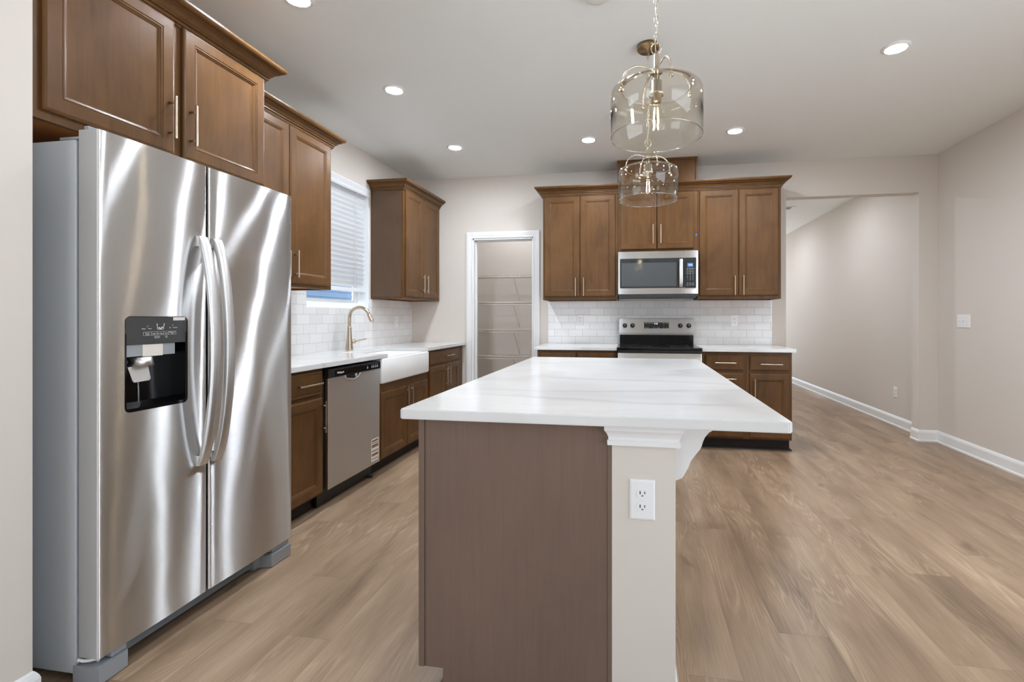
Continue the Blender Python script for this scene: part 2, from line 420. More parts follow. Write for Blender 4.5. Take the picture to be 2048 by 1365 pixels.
wall('wall_dining', lambda b, a0, a1, z0, z1: box(b, -4.6-T, -4.6, a0, a1, z0, z1), [-4.6, -3.4, .2, 1.172], [0, .3, 2.3, HC], [(-3.4, .2, .3, 2.3)], M['wall'])  # hole out of view, made up as a daylight source
wall('wall_rear', lambda b, a0, a1, z0, z1: box(b, a0, a1, -4.6-T, -4.6, z0, z1), [-4.6-T, -3.0, -.8, XR+T], [0, .1, 2.3, HC], [(-3.0, -.8, .1, 2.3)], M['wall'])  # invented opening, placed to send daylight along the left aisle
struct('wall_hall', box(BM(), XH, XH+T, YB+T, 11, 0, HC), M['wall'])
wall('wall_hall_end', lambda b, a0, a1, z0, z1: box(b, a0, a1, 11, 11+T, z0, z1), [.9, 1.2, 2.6, XH+T], [0, .1, 2.2, HC], [(1.2, 2.6, .1, 2.2)], M['wall'])  # unseen opening added to brighten the hallway
struct('wall_hall_left', box(BM(), .9, 1.0, YB+T, 11, 0, HC), M['wall'])
struct('wall_pantry_back', box(BM(), -2.62, -.7, 6.0, 6.0+T, 0, HC), M['wall'])
struct('wall_pantry_left', box(BM(), -2.62, -2.5, YB+T, 6.0, 0, HC), M['wall'])
struct('wall_pantry_right', box(BM(), -.82, -.7, YB+T, 6.0, 0, HC), M['wall'])
struct('floor', box(BM(), -4.8, 3.1, -4.8, 11.2, -.1, 0), M['floor'])
struct('ceiling', box(BM(), -4.8, 3.1, -4.8, 11.2, HC, HC+.1), M['ceil'])

# baseboards
BP = [(0, 0), (.022, 0), (.022, .014), (.013, .020), (.013, .085), (.010, .096), (.005, .106), (0, .112)]
def base(name, path):
    return struct(name, sweep(BM(), path, BP, lambda a, b, d: (a, b, d)), M['white'])
base('baseboard_right', [(XR, -4.5), (XR, YB), (HX1, YB), (HX1, YB+T)])
base('baseboard_hall', [(XH, YB+T), (XH, 11)])
struct('baseboard_near', sweep(BM(), [(-1.86, 1.172), (-1.812, 1.172), (-1.812, 1.052), (-4.5, 1.052)], BP, lambda a, b, d: (a, b, d)), M['white'])
base('baseboard_back', [(PX0-.078, YB), (-1.862, YB)])

# pantry doorway: casing, jamb, strike plate
CP = [(0, 0), (0, .010), (.006, .016), (.020, .013), (.040, .016), (.058, .017), (.072, .015), (.075, .008), (.075, 0)]
door = struct('door_1', sweep(BM(), [(PX1, 0), (PX1, PZ), (PX0, PZ), (PX0, 0)][::-1], CP, lambda a, b, d: (a, YB-d-.0005, b)), M['white'])
jb = BM()
box(jb, PX0, PX0+.014, YB-.004, YB+T+.004, 0, PZ); box(jb, PX1-.014, PX1, YB-.004, YB+T+.004, 0, PZ); box(jb, PX0, PX1, YB-.004, YB+T+.004, PZ-.014, PZ)
box(jb, PX0+.014, PX0+.026, YB+.05, YB+.085, 0, PZ-.014); box(jb, PX1-.026, PX1-.014, YB+.05, YB+.085, 0, PZ-.014); box(jb, PX0+.014, PX1-.014, YB+.05, YB+.085, PZ-.026, PZ-.014)
obj('jamb', jb, M['white'], door)
hg = BM(); lathe(hg, [(0, 0), (.006, 0), (.006, .09), (0, .09)], at((PX0+.019, YB+.09, .93)), 12); obj('hinge', hg, M['pewter'], door)

# kitchen window
win = BM(); XF = XL-.085
box(win, XF-.03, XF, WY0, WY1, WZ0, WZ0+.05); box(win, XF-.03, XF, WY0, WY1, WZ1-.05, WZ1)
box(win, XF-.03, XF, WY0, WY0+.05, WZ0+.05, WZ1-.05); box(win, XF-.03, XF, WY1-.05, WY1, WZ0+.05, WZ1-.05)
zm = (WZ0+WZ1)/2
box(win, XF-.028, XF-.004, WY0+.05, WY1-.05, zm-.02, zm+.02)
sash = BM()
for z0, z1, dx in ((WZ0+.05, zm-.02, 0), (zm+.02, WZ1-.05, -.004)):
    x = XF-.012+dx
    box(sash, x-.014, x, WY0+.05, WY0+.085, z0, z1); box(sash, x-.014, x, WY1-.085, WY1-.05, z0, z1)
    box(sash, x-.014, x, WY0+.085, WY1-.085, z0, z0+.03); box(sash, x-.014, x, WY0+.085, WY1-.085, z1-.03, z1)
w1 = struct('window_1', win, M['vinyl'])
obj('sash', sash, M['vinyl'], w1)
obj('pane', box(BM(), XF-.022, XF-.019, WY0+.06, WY1-.06, WZ0+.06, WZ1-.06), M['pane'], w1)
rv = BM()
box(rv, XF, XL+.001, WY1-.006, WY1, WZ0, WZ1); box(rv, XF, XL+.001, WY0, WY0+.006, WZ0, WZ1)
box(rv, XF, XL+.001, WY0, WY1, WZ0, WZ0+.006); box(rv, XF, XL+.001, WY0, WY1, WZ1-.006, WZ1)
obj('reveal', rv, M['vinyl'], w1)

# blind
bl = thing('window_blind', (XL-.04, (WY0+WY1)/2, WZ1-.03), 'white horizontal slat blind lowered over the window above the sink', 'blind')
vp = [(0, 0), (.010, 0), (.016, .012), (.012, .030), (.018, .045), (.024, .062), (.016, .078), (0, .078)]
vb = BM()
prism(vb, [(XL-.010+o+.004, WZ1-.085+z) for o, z in vp], lambda a, b, d: (a, d, b), WY0+.012, WY1+.006)
obj('valance', vb, M['slat'], bl)
sb = BM(); zt, zb_, ns = WZ1-.10, 1.475, 20
xs = XL-.045; ang = math.radians(-60)
for i in range(ns):
    z = zb_+.02+(zt-zb_-.02)*i/(ns-1)
    hx, hz = .026*math.cos(ang), .026*math.sin(ang); tk = .0013
    t = [(xs-hx, z+hz), (xs, z+.003), (xs+hx, z-hz), (xs+hx+tk, z-hz+tk), (xs+tk, z+.003+tk), (xs-hx+tk, z+hz+tk)]
    prism(sb, t, lambda a, b, d: (a, d, b), WY0+.014, WY1-.010)
obj('slats', sb, M['slat'], bl)
obj('bottom_rail', box(BM(), xs-.022, xs+.022, WY0+.014, WY1-.010, zb_-.045, zb_-.012, .003), M['slat'], bl)
for y in (WY0+.14, WY1-.20):
    cb_ = BM()
    for dx in (-.022, .024): tube(cb_, [(xs+dx, y, zb_-.02), (xs+dx, y, zt+.03)], .0011, 6)
    tube(cb_, [(xs+.026, y+.03, zb_+.0), (xs+.026, y+.03, zt+.03)], .0011, 6)
    obj('ladder_cord', cb_, M['slat'], bl)

# neighbour's house outside the window
ho = BM()
for i in range(36):
    z = -.2+i*.12
    prism(ho, [(-6.0, z), (-5.982, z), (-6.0, z+.121)], lambda a, b, d: (a, d, b), 1.5, 9.4)
box(ho, -6.2, -6.0, 1.5, 9.4, -.2, 4.2)
hs = obj('house_wall', ho, M['siding']); tag(hs, 'pale blue lap sided house wall seen outside through the kitchen window', 'house')

# ------------------------------------------------------------------ cabinets
SHAKER = [(0, 0), (0, .013), (.004, .017), (.010, .019), (.050, .019), (.0525, .0165), (.055, .0175), (.058, .0175), (.0605, .015), (.066, .0125), (.070, .0095)]
SLAB = [(0, 0), (0, .012), (.003, .015), (.008, .0155), (.011, .019), (.016, .019)]
GROOVE = [(0, 0), (0, .013), (.004, .017), (.010, .019), (.014, .019), (.016, .0165), (.019, .0165), (.021, .019)]
def pull(bm, F, a, b, vert, L=.16, d=.019, so=.032, r=.0056):
    f = (lambda s, h: F(a, b+s, h)) if vert else (lambda s, h: F(a+s, b, h))
    for s in (-L/2+.026, L/2-.026): tube(bm, [f(s, d-.001), f(s, d+so)], r*.85, 8)
    tube(bm, [f(-L/2, d+so), f(-L/2+.002, d+so), f(L/2-.002, d+so), f(L/2, d+so)], r, 10)
    return bm
def front(root, F, kind, a0, a1, z0, z1, h=None, pm='nickel', mat='wood', prof=None):
    nm = 'door' if kind == 'door' else 'drawer'
    o = obj(nm, loops_panel(BM(), a0, a1, z0, z1, prof or (SHAKER if kind == 'door' else SLAB), F), M[mat], root)
    if h: obj('handle', pull(BM(), F, h[0], h[1], h[2], h[3] if len(h) > 3 else .16), M[pm], o)
    return o
CROWN = [(0, 0), (.007, 0), (.007, .010), (.014, .010), (.016, .020), (.012, .0215), (.012, .024), (.022, .026), (.022, .031), (.029, .036), (.037, .047), (.049, .054), (.054, .055), (.052, .057), (.052, .062), (.065, .064), (.071, .069), (.075, .076), (.076, .079), (.076, .088), (0, .088)]
def wall_cab(F, a0, a1, z0, z1, depth, label, loc, cat='cabinet', group='wall cabinets', crown=None, cz=None):
    t = thing('wall_cabinet', loc, label, cat, group)
    b = BM(); fbox(b, F, a0, a1, z0+.016, z1, -depth, 0)
    for q in ((a0, a0+.018, -depth, 0), (a1-.018, a1, -depth, 0), (a0+.018, a1-.018, -.02, 0), (a0+.018, a1-.018, -depth, -depth+.018)):
        fbox(b, F, q[0], q[1], z0, z0+.0165, q[2], q[3])
    obj('body', b, M['wood'], t)
    obj('bottom_panel', fbox(BM(), F, a0+.019, a1-.019, z0+.0125, z0+.0155, -depth+.019, -.021), M['under'], t)
    if crown: obj('crown_moulding', sweep(BM(), crown, [(o, cz+z) for o, z in CROWN], lambda a, b, d: (a, b, d)), M['wood'], t)
    return t
def base_cab(F, a0, a1, depth, label, loc, toe=.075, group='base cabinets', z1=.882):
    t = thing('base_cabinet', loc, label, 'cabinet', group)
    obj('body', fbox(BM(), F, a0, a1, .105, z1, -depth, 0), M['wood'], t)
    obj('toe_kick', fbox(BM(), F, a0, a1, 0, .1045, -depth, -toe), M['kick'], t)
    return t
def crown_L(X, y0, y1, ret0, ret1):
    """path whose left side faces the room on the left wall"""
    p = []
    if ret1: p.append((ret1, y1))
    p += [(X, y1), (X, y0)]
    if ret0: p.append((ret0, y0))
    return p

# above the refrigerator
F = FL(-1.90)
t = wall_cab(F, 1.215, 2.198, 1.838, 2.44, .60, 'deep brown stained two door cabinet above the refrigerator', (-2.2, 1.7, 1.838),
             crown=crown_L(-1.90, 1.20, 2.198, None, XL+.34), cz=2.418)
front(t, F, 'door', 1.246, 1.694, 1.868, 2.425, (1.668, 2.012, True, .175))
front(t, F, 'door', 1.732, 2.182, 1.868, 2.425, (1.762, 2.012, True, .175))
# between refrigerator and window
F = FL(-2.172)
t = wall_cab(F, 2.20, 3.146, 1.390, 2.44, .334, 'tall brown two door wall cabinet between the refrigerator and the window', (-2.34, 2.7, 1.39),
             crown=crown_L(-2.172, 2.20, 3.146, None, XL+.004), cz=2.412)
front(t, F, 'door', 2.235, 2.702, 1.415, 2.42, (2.672, 1.53, True))
front(t, F, 'door', 2.712, 3.122, 1.415, 2.42, (2.745, 1.535, True, .175))
# corner
F = FL(-2.172)
t = wall_cab(F, 4.245, 5.096, 1.372, 2.44, .334, 'brown two door wall cabinet in the corner right of the window', (-2.34, 4.67, 1.372),
             crown=crown_L(-2.172, 4.245, 5.098, XL+.004, None), cz=2.412)
obj('side_panel', box(BM(), -2.50, -2.195, 4.2435, 4.247, 1.392, 2.41), M['veneer2'], t, 'smooth flat end panel')
front(t, F, 'door', 4.275, 4.652, 1.397, 2.42, (4.612, 1.535, True, .185))
front(t, F, 'door', 4.660, 5.050, 1.397, 2.42, (4.700, 1.535, True, .185))
# back wall run
F = FB(4.772)
tl = wall_cab(F, -.915, -.160, 1.368, 2.44, .325, 'tall brown two door wall cabinet left of the microwave', (-.54, 4.93, 1.368))
front(tl, F, 'door', -.900, -.541, 1.400, 2.412, (-.578, 1.497, True, .185))
front(tl, F, 'door', -.533, -.184, 1.400, 2.412, (-.497, 1.497, True, .185))
tm = wall_cab(F, -.157, .604, 1.842, 2.44, .325, 'short brown two door wall cabinet directly above the microwave', (.22, 4.93, 1.842))
front(tm, F, 'door', -.132, .216, 1.860, 2.412, (.183, 2.005, True, .185))
front(tm, F, 'door', .223, .568, 1.860, 2.412, (.256, 2.005, True, .185))
tr_ = wall_cab(F, .607, 1.362, 1.368, 2.44, .325, 'tall brown two door wall cabinet right of the microwave', (.98, 4.93, 1.368))
front(tr_, F, 'door', .622, .977, 1.400, 2.412, (.943, 1.497, True, .185))
front(tr_, F, 'door', .985, 1.340, 1.400, 2.412, (1.020, 1.497, True, .185))
cr = obj('crown_moulding', sweep(BM(), [(1.3625, YB-.002), (1.3625, 4.7715), (-.9155, 4.7715), (-.9155, YB-.002)],
         [(o, 2.418+z) for o, z in CROWN], lambda a, b, d: (a, b, d)), M['wood'])
tag(cr, 'stepped brown crown moulding running along the top of the back wall cabinets', 'moulding')
dc = thing('duct_cover', (.22, 4.93, 2.441), 'plain brown wooden box between the microwave cabinet and the ceiling', 'duct cover')
obj('body', box(BM(), -.166, .606, 4.79, YB-.002, 2.441, HC-.001), M['wood'], dc)
b = BM()
box(b, -.168, .608, 4.778, 4.789, HC-.022, HC-.002, .002); box(b, .588, .608, 4.780, 4.789, 2.507, HC-.022, .002); box(b, -.168, -.148, 4.780, 4.789, 2.507, HC-.022, .002)
obj('edge_trim', b, M['wood'], dc)
tp = obj('painters_tape', box(BM(), .585, .601, 4.770, 4.7715, 1.982, 2.003), M['blue']); tag(tp, 'scrap of blue tape stuck on the cabinet stile above the microwave', 'tape')

# base cabinets, left wall
F = FL(-1.90)
t = base_cab(F, 2.200, 2.666, .60, 'brown base cabinet with one drawer beside the refrigerator', (-2.2, 2.43, 0))
front(t, F, 'drawer', 2.225, 2.648, .722, .868, (2.505, .795, False, .20), prof=GROOVE)
front(t, F, 'door', 2.225, 2.650, .118, .702, (2.632, .585, True, .19))
t = base_cab(F, 3.302, 4.176, .60, 'brown two door base cabinet under the white sink', (-2.2, 3.74, 0), z1=.690)
front(t, F, 'door', 3.328, 3.748, .118, .622, (3.716, .52, True, .19))
front(t, F, 'door', 3.756, 4.150, .118, .622, (3.792, .52, True, .19))
t = base_cab(F, 4.180, 5.096, .60, 'brown base cabinet with a drawer over two doors by the pantry', (-2.2, 4.64, 0))
front(t, F, 'drawer', 4.206, 4.960, .742, .866, (4.64, .806, False, .20), prof=SLAB)
front(t, F, 'door', 4.206, 4.590, .118, .722, (4.556, .60, True, .19))
front(t, F, 'door', 4.598, 4.960, .118, .722, (4.634, .60, True, .19))
# base cabinets, back wall
F = FB(4.485)
t = base_cab(F, -.915, -.160, .605, 'brown base cabinet left of the range', (-.54, 4.8, 0))
front(t, F, 'drawer', -.885, -.540, .722, .862, (-.71, .79, False, .16)); front(t, F, 'drawer', -.532, -.182, .722, .862, (-.36, .79, False, .16))
front(t, F, 'door', -.885, -.540, .118, .702, (-.575, .60, True)); front(t, F, 'door', -.532, -.182, .118, .702, (-.497, .60, True))
t = base_cab(F, .608, .985, .605, 'brown three drawer base cabinet right of the range', (.8, 4.8, 0))
front(t, F, 'drawer', .634, .964, .718, .850, (.803, .786, False, .18)); front(t, F, 'drawer', .634, .964, .412, .692, (.803, .642, False, .18)); front(t, F, 'drawer', .634, .964, .118, .388, (.803, .33, False, .18))
t = base_cab(F, .987, 1.370, .605, 'brown drawer and door base cabinet at the right end of the back wall', (1.18, 4.8, 0))
front(t, F, 'drawer', 1.016, 1.349, .718, .850, (1.19, .778, False, .185)); front(t, F, 'door', 1.016, 1.349, .118, .692, (1.052, .56, True, .17))
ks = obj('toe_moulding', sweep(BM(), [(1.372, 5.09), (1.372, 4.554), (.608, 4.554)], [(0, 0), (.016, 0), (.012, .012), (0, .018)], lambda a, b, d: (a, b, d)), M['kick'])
tag(ks, 'dark quarter round shoe strip along the floor under the base cabinets right of the range', 'moulding')

# ------------------------------------------------------------------ counters
def slab(name, poly, z0, z1, label, bev=.003, holes=None):
    o = obj(name, prism(BM(), poly, lambda a, b, d: (a, b, d), z0, z1, bev), M['quartz']); return tag(o, label, 'countertop')
SX0, SX1, SY0, SY1 = -2.285, -1.862, 3.395, 4.105
slab('countertop', [(XL+.002, 2.196), (-1.862, 2.196), (-1.862, SY0), (SX0, SY0), (SX0, SY1), (-1.862, SY1), (-1.862, YB-.002), (XL+.002, YB-.002)], .884, .914,
     'white quartz countertop cut around the sink along the left wall', .002)
slab('countertop', [(-.940, 4.452), (-.158, 4.452), (-.158, YB-.002), (-.940, YB-.002)], .884, .914, 'short white quartz countertop left of the range', .002)
slab('countertop', [(.606, 4.452), (1.398, 4.452), (1.398, YB-.002), (.606, YB-.002)], .884, .914, 'short white quartz countertop right of the range', .002)
IL, IR, YN, YF = -.704, .417, 1.348, 3.294
slab('countertop', rrect(IL, IR, YN, YF, .012, 4), .884, .914, 'large white quartz island countertop with soft grey veins', .003)

# backsplashes
o = obj('tile_backsplash', box(BM(), -.920, 1.369, YB-.009, YB-.0005, .9145, 1.366), M['tile_b']); tag(o, 'white subway tile backsplash behind the range', 'backsplash')
b = BM(); TX = XL+.009
for y0, y1, z0, z1 in ((2.2, WY0, .9145, 1.388), (WY0, WY1, .9145, WZ0-.001), (WY1, 5.098, .9145, 1.370)): box(b, XL+.0005, TX, y0, y1, z0, z1)
bmesh.ops.remove_doubles(b, verts=b.verts[:], dist=1e-5)
o = obj('tile_backsplash', b, M['tile_l']); tag(o, 'white subway tile backsplash behind the sink and under the window', 'backsplash')

# ------------------------------------------------------------------ sink + faucet
sk = thing('farmhouse_sink', (-2.08, 3.72, .69), 'white farmhouse sink with a rounded apron front under the window', 'sink')
b = BM(); y0, y1 = 3.306, 4.140; xa = -1.858
def ring(bm, poly, z): return [bm.verts.new((x, y, z)) for x, y in poly]
t_ = bmesh.new(); o1 = rrect(-2.30, xa, y0, y1, .022, 4); i1 = rrect(-2.262, xa-.035, y0+.05, y1-.05, .03, 4); i2 = rrect(-2.25, xa-.05, y0+.065, y1-.065, .05, 4)
R = [ring(t_, rrect(-2.30, xa-.004, y0+.006, y1-.006, .022, 4), .692), ring(t_, o1, .704), ring(t_, o1, .872), ring(t_, rrect(-2.297, xa-.004, y0+.003, y1-.003, .022, 4), .880),
     ring(t_, rrect(-2.294, xa-.010, y0+.008, y1-.008, .022, 4), .8825), ring(t_, i1, .8825), ring(t_, i2, .855), ring(t_, i2, .725), ring(t_, rrect(-2.23, xa-.07, y0+.085, y1-.085, .05, 4), .712)]
for A, B in zip(R, R[1:]):
    for i in range(len(A)): t_.faces.new((A[i], A[(i+1) % len(A)], B[(i+1) % len(A)], B[i]))
t_.faces.new(R[0][::-1]); t_.faces.new(R[-1])
bmesh.ops.recalc_face_normals(t_, faces=t_.faces[:])
for f in t_.faces: f.smooth = True
join(b, t_)
obj('basin', b, M['ceramic'], sk)
obj('drain', lathe(BM(), [(0, .002), (.04, .002), (.045, .0), (.045, -.004)], at((-2.08, 3.72, .7135))), M['pewter'], sk)
FX, FY = -2.405, 3.735
fa = thing('kitchen_faucet', (FX, FY, .914), 'brushed nickel gooseneck faucet standing behind the sink', 'faucet')
obj('body', lathe(BM(), [(0, 0), (.031, 0), (.031, .003), (.030, .008), (.0245, .07), (.020, .13), (.0165, .19), (.0155, .20), (0, .20)], at((FX, FY, .9142)), 28), M['nickel'], fa)
pts = [(FX, FY, 1.10), (FX, FY, 1.16)]
for i in range(0, 15):
    a = math.pi*(1-i/14*.88); pts.append((FX+.093+.093*math.cos(a), FY, 1.185+.093*math.sin(a)))
obj('spout', tube(BM(), pts, .0135, 16), M['nickel'], fa)
e, e2 = Vector(pts[-1]), (Vector(pts[-1])-Vector(pts[-2])).normalized()
obj('spray_head', lathe(BM(), [(0, -.002), (.0145, -.002), (.0145, .008), (.0165, .018), (.0185, .055), (.0185, .066), (.016, .068), (0, .068)], at(e, e2), 24), M['nickel'], fa)
hd = BM(); lathe(hd, [(0, .012), (.017, .012), (.017, .048), (.014, .052), (0, .052)], at((FX, FY, .985), (.55, .83, 0)), 20)
q = Vector((FX, FY, .985)); dv = Vector((.55, .83, 0)).normalized()
tube(hd, [q+dv*.05, q+dv*.06+Vector((0, 0, .001)), q+dv*.10+Vector((0, 0, .010)), q+dv*.15+Vector((0, 0, .020))], [.0055, .0055, .0048, .004], 10)
obj('lever_handle', hd, M['nickel'], fa)

# ------------------------------------------------------------------ refrigerator
fr = thing('refrigerator', (-2.1, 1.71, 0), 'stainless steel side by side refrigerator with ice and water dispenser', 'refrigerator')
obj('body', box(BM(), -2.47, -1.792, 1.272, 2.150, .03, 1.772, .004), M['fside'], fr)
obj('gasket', box(BM(), -1.7918, -1.780, 1.283, 2.142, .095, 1.765), M['gasket'], fr)
def fridge_door(y0, y1):
    poly = [(-1.780, y0), (-1.780, y1)]
    n = 14; r = .007
    for i in range(7):
        a = math.radians(90-90*i/6); poly.append((-1.711+.007*math.cos(a), y1-r+r*math.sin(a)))
    w = (y1-y0)
    for i in range(1, n):
        s = i/n; y = y1-r-(w-2*r)*s; poly.append((-1.704+.004*(1-(2*s-1)**2), y))
    for i in range(7):
        a = math.radians(-90*i/6); poly.append((-1.711+.007*math.cos(a), y0+r+r*math.sin(a)))
    return prism(BM(), poly[::-1], lambda a, b, d: (a, b, d), .087, 1.802)
def smooth_by(o, ang=.5):
    for p in o.data.polygons: p.use_smooth = True
    o.data.set_sharp_from_angle(angle=ang)
ld = obj('door', fridge_door(1.272, 1.668), M['steel'], fr, 'left freezer door with a dispenser')
DY0, DY1, DZ0, DZ1 = 1.351, 1.582, .866, 1.196
cut = obj('cut', prism(BM(), rrect(DY0, DY1, DZ0, DZ1, .018), FL(-1.70), -.072, .05), M['black'], fr)
md = ld.modifiers.new('b', 'BOOLEAN'); md.object = cut; md.operation = 'DIFFERENCE'; md.solver = 'EXACT'
bpy.context.view_layer.update()
me = bpy.data.meshes.new_from_object(ld.evaluated_get(bpy.context.evaluated_depsgraph_get()))
ld.modifiers.clear(); ld.data = me; bpy.data.objects.remove(cut)
def edge_paint(o):
    o.data.materials.append(M['dside'])
    for p in o.data.polygons:
        if abs(p.normal.y) > .9 and p.center.x-2.1 < -1.72 and p.center.y+1.71 < 1.30: p.material_index = 1
smooth_by(ld); edge_paint(ld)
rd = obj('door', fridge_door(1.677, 2.153), M['steel'], fr, 'right refrigerator door'); smooth_by(rd); edge_paint(rd)
def arc_handle(yc, lean):
    b = bmesh.new(); rings = []; N = 28; z0, z1 = .608, 1.512
    for i in range(N+1):
        s = i/N; z = z0+(z1-z0)*s; k = 1-(2*s-1)**2
        x = -1.690+.062*k**.75; y = yc; w = .0195
        rings.append([b.verts.new(p) for p in ((x-.009, y-w, z), (x+.006, y-w, z), (x+.0085, y-w+.003, z), (x+.009, y, z), (x+.0085, y+w-.003, z), (x+.006, y+w, z), (x-.009, y+w, z))])
    for A, B in zip(rings, rings[1:]):
        for i in range(7): b.faces.new((A[i], A[(i+1) % 7], B[(i+1) % 7], B[i]))
    b.faces.new(rings[0]); b.faces.new(rings[-1][::-1]); bmesh.ops.recalc_face_normals(b, faces=b.faces[:])
    o = BM(); join(o, b)
    for z in (z0+.02, z1-.02): box(o, -1.715, -1.683, yc-.012, yc+.012, z-.018, z+.018)
    return o
hl = obj('handle', arc_handle(1.633, 0), M['handle'], ld); smooth_by(hl, .9)
hr = obj('handle', arc_handle(1.700, 0), M['handle'], rd); smooth_by(hr, .9)
# dispenser (inside the left door)
F = FL(-1.700)
b = BM(); e_ = .0015; a0, a1, c0, c1 = DY0+e_, DY1-e_, DZ0+e_, DZ1-e_
prism(b, rrect(a0, a1, c0, c1, .017), F, -.0705, -.068)
sweep(b, rrect(a0, a1, c0, c1, .017), [(.0, -.068), (0, -.003), (.006, -.003), (.006, -.068)], F, True)
prism(b, [(c0+.006, -.066), (c0+.022, -.066), (c0+.010, -.004), (c0+.006, -.004)], lambda p, d, y: F(y, p, d), a0+.007, a1-.007)
obj('dispenser_housing', b, M['black'], ld)
obj('control_panel', prism(BM(), [(c0+.231, -.004), (c1-.001, -.0015), (c1-.001, -.02), (c0+.231, -.02)], lambda p, d, y: F(y, p, d), a0+.002, a1-.002), M['charcoal'], ld)
b = BM(); box(b, -1.745, -1.710, a0+.007, a0+.185, 1.056, 1.097); obj('dispenser_hood', b, M['fgrey'], ld)
obj('indicator_panel', box(BM(), -1.7105, -1.7075, 1.416, 1.489, 1.054, 1.096), M['paper'], ld)
b = BM(); lathe(b, [(.036, 0), (.040, 0), (.034, .03), (.030, .03)], at((-1.730, 1.425, 1.022), (0, 0, 1)), 24, True)
prism(b, [(1.372, 1.020), (1.442, 1.026), (1.446, .975), (1.440, .968), (1.388, .966), (1.383, .972)], lambda a, z, d: (-1.722+d-(1.02-z)*-.15, a, z), 0, .006)
obj('dispenser_paddle', b, M['handle'], ld)
b = BM(); tube(b, [(-1.727, 1.416, .972), (-1.725, 1.416, .93), (-1.727, 1.418, .893)], .002, 8); tube(b, [(-1.745, 1.372, .99), (-1.744, 1.376, .93), (-1.742, 1.382, .90)], .002, 8)
obj('dispenser_tube', b, M['fgrey'], ld)
FT = lambda a, z, d: F(a, z, d-.003+(z-1.098)*.026)
b = BM()
for s, yy, zz, sz in (('Freezer\nTemp', 1.4275, 1.1335, .0042), ('Light', 1.4515, 1.1335, .0048), ('Ice Type', 1.4745, 1.134, .0046), ('Lock', 1.4965, 1.1345, .0048), ('Refrigerator\nTemp', 1.5195, 1.135, .0040),
                      ('Water', 1.414, 1.152, .0042), ('Reset', 1.436, 1.1525, .0040), ('Ice', 1.511, 1.154, .0042), ('Crushed', 1.530, 1.1545, .0040), ('Filter Status\nHold 3 sec', 1.463, 1.121, .0036), ('Hold\n3 sec', 1.497, 1.1215, .0036)):
    join(b, text(None, s, sz*1.25, FT, yy, zz, .0008, None, None, .0002))
def seg(b, p, q, r=.0006): tube(b, [FT(p[0], p[1], .0008), FT(q[0], q[1], .0008)], r, 6)
for p, q in (((1.413, 1.128), (1.413, 1.140)), ((1.442, 1.1285), (1.442, 1.1405)), ((1.462, 1.1285), (1.462, 1.1405)), ((1.487, 1.129), (1.487, 1.141)), ((1.506, 1.129), (1.506, 1.141)), ((1.534, 1.1295), (1.534, 1.1415)),
             ((1.413, 1.128), (1.534, 1.1295)), ((1.413, 1.140), (1.534, 1.1415)), ((1.425, 1.158), (1.430, 1.164)), ((1.518, 1.160), (1.523, 1.166))): seg(b, p, q, .0004)
for p, q in (((1.461, 1.170), (1.464, 1.149)), ((1.464, 1.149), (1.485, 1.149)), ((1.485, 1.149), (1.488, 1.170))): seg(b, p, q, .0009)
for yy, zz in ((1.470, 1.154), (1.476, 1.152), (1.481, 1.156)): lathe(b, [(0, -.0005), (.0025, -.0005), (.0025, .0012), (0, .0012)], at(FT(yy, zz, 0), (1, 0, 0)), 10)
obj('control_legend', b, M['white_text'], ld)
stk = prism(BM(), [(1.522, 1.181), (1.569, 1.1815), (1.569, 1.1935), (1.522, 1.193)], lambda a, z, d: FT(a, z, d), .0004, .0012)
so = obj('sticker', stk, M['paper'], ld)
# badge
b = text(None, 'Whirlpool', .0165, FL(-1.7075), 2.066, 1.7105, .0, None, None, .0008)
pts = [(-1.7065, 2.066+.022*math.cos(a)-.004*math.sin(a), 1.706+.0105*math.sin(a)+.006*math.cos(a)) for a in [math.radians(x) for x in range(-150, 150, 12)]]
tube(b, pts, .0009, 6)
obj('badge', b, M['chrome'], rd)
b = BM(); box(b, -1.80, -1.762, 1.365, 1.985, .022, .084); obj('base_grille', b, M['grille'], fr)
b = BM()
for i in range(2): box(b, -1.7618, -1.7605, 1.37, 1.52, .052+i*.014, .058+i*.014)
obj('grille_slot', b, M['black'], fr)
def foot(y0, y1, flip):
    b = BM(); pl = [(y0, -1.80), (y1, -1.80), (y1, -1.705), (y0, -1.700)] if not flip else [(y0-.03, -1.80), (y1, -1.80), (y1, -1.700), (y0+.012, -1.700), (y0, -1.755), (y0-.03, -1.76)]
    prism(b, [(x, y) for y, x in pl], lambda a, c, d: (a, c, d), .002, .060, .002); return b
obj('foot_cover', foot(1.268, 1.366, False), M['fgrey'], fr); obj('foot_cover', foot(2.000, 2.142, True), M['fgrey'], fr)
obj('hinge_cover', box(BM(), -1.775, -1.712, 1.318, 1.366, .063, .0868, .002), M['fgrey'], fr)
obj('hinge_cover', box(BM(), -1.775, -1.712, 2.03, 2.140, .063, .0868, .002), M['fgrey'], fr)
b = BM(); box(b, -1.86, -1.745, 1.274, 1.36, 1.7735, 1.783, .003); box(b, -1.762, -1.745, 1.274, 1.36, 1.776, 1.815, .003)
obj('hinge_cover', b, M['fgrey'], fr)
b = BM(); tube(b, [(-1.79, 1.276, .066), (-1.782, 1.274, .078), (-1.772, 1.278, .072), (-1.755, 1.285, .071), (-1.73, 1.296, .075), (-1.722, 1.312, .082)], .006, 8); tube(b, [(-1.745, 1.292, .075), (-1.737, 1.30, .0625)], .005, 8)
obj('water_tube', b, M['plate'], fr)

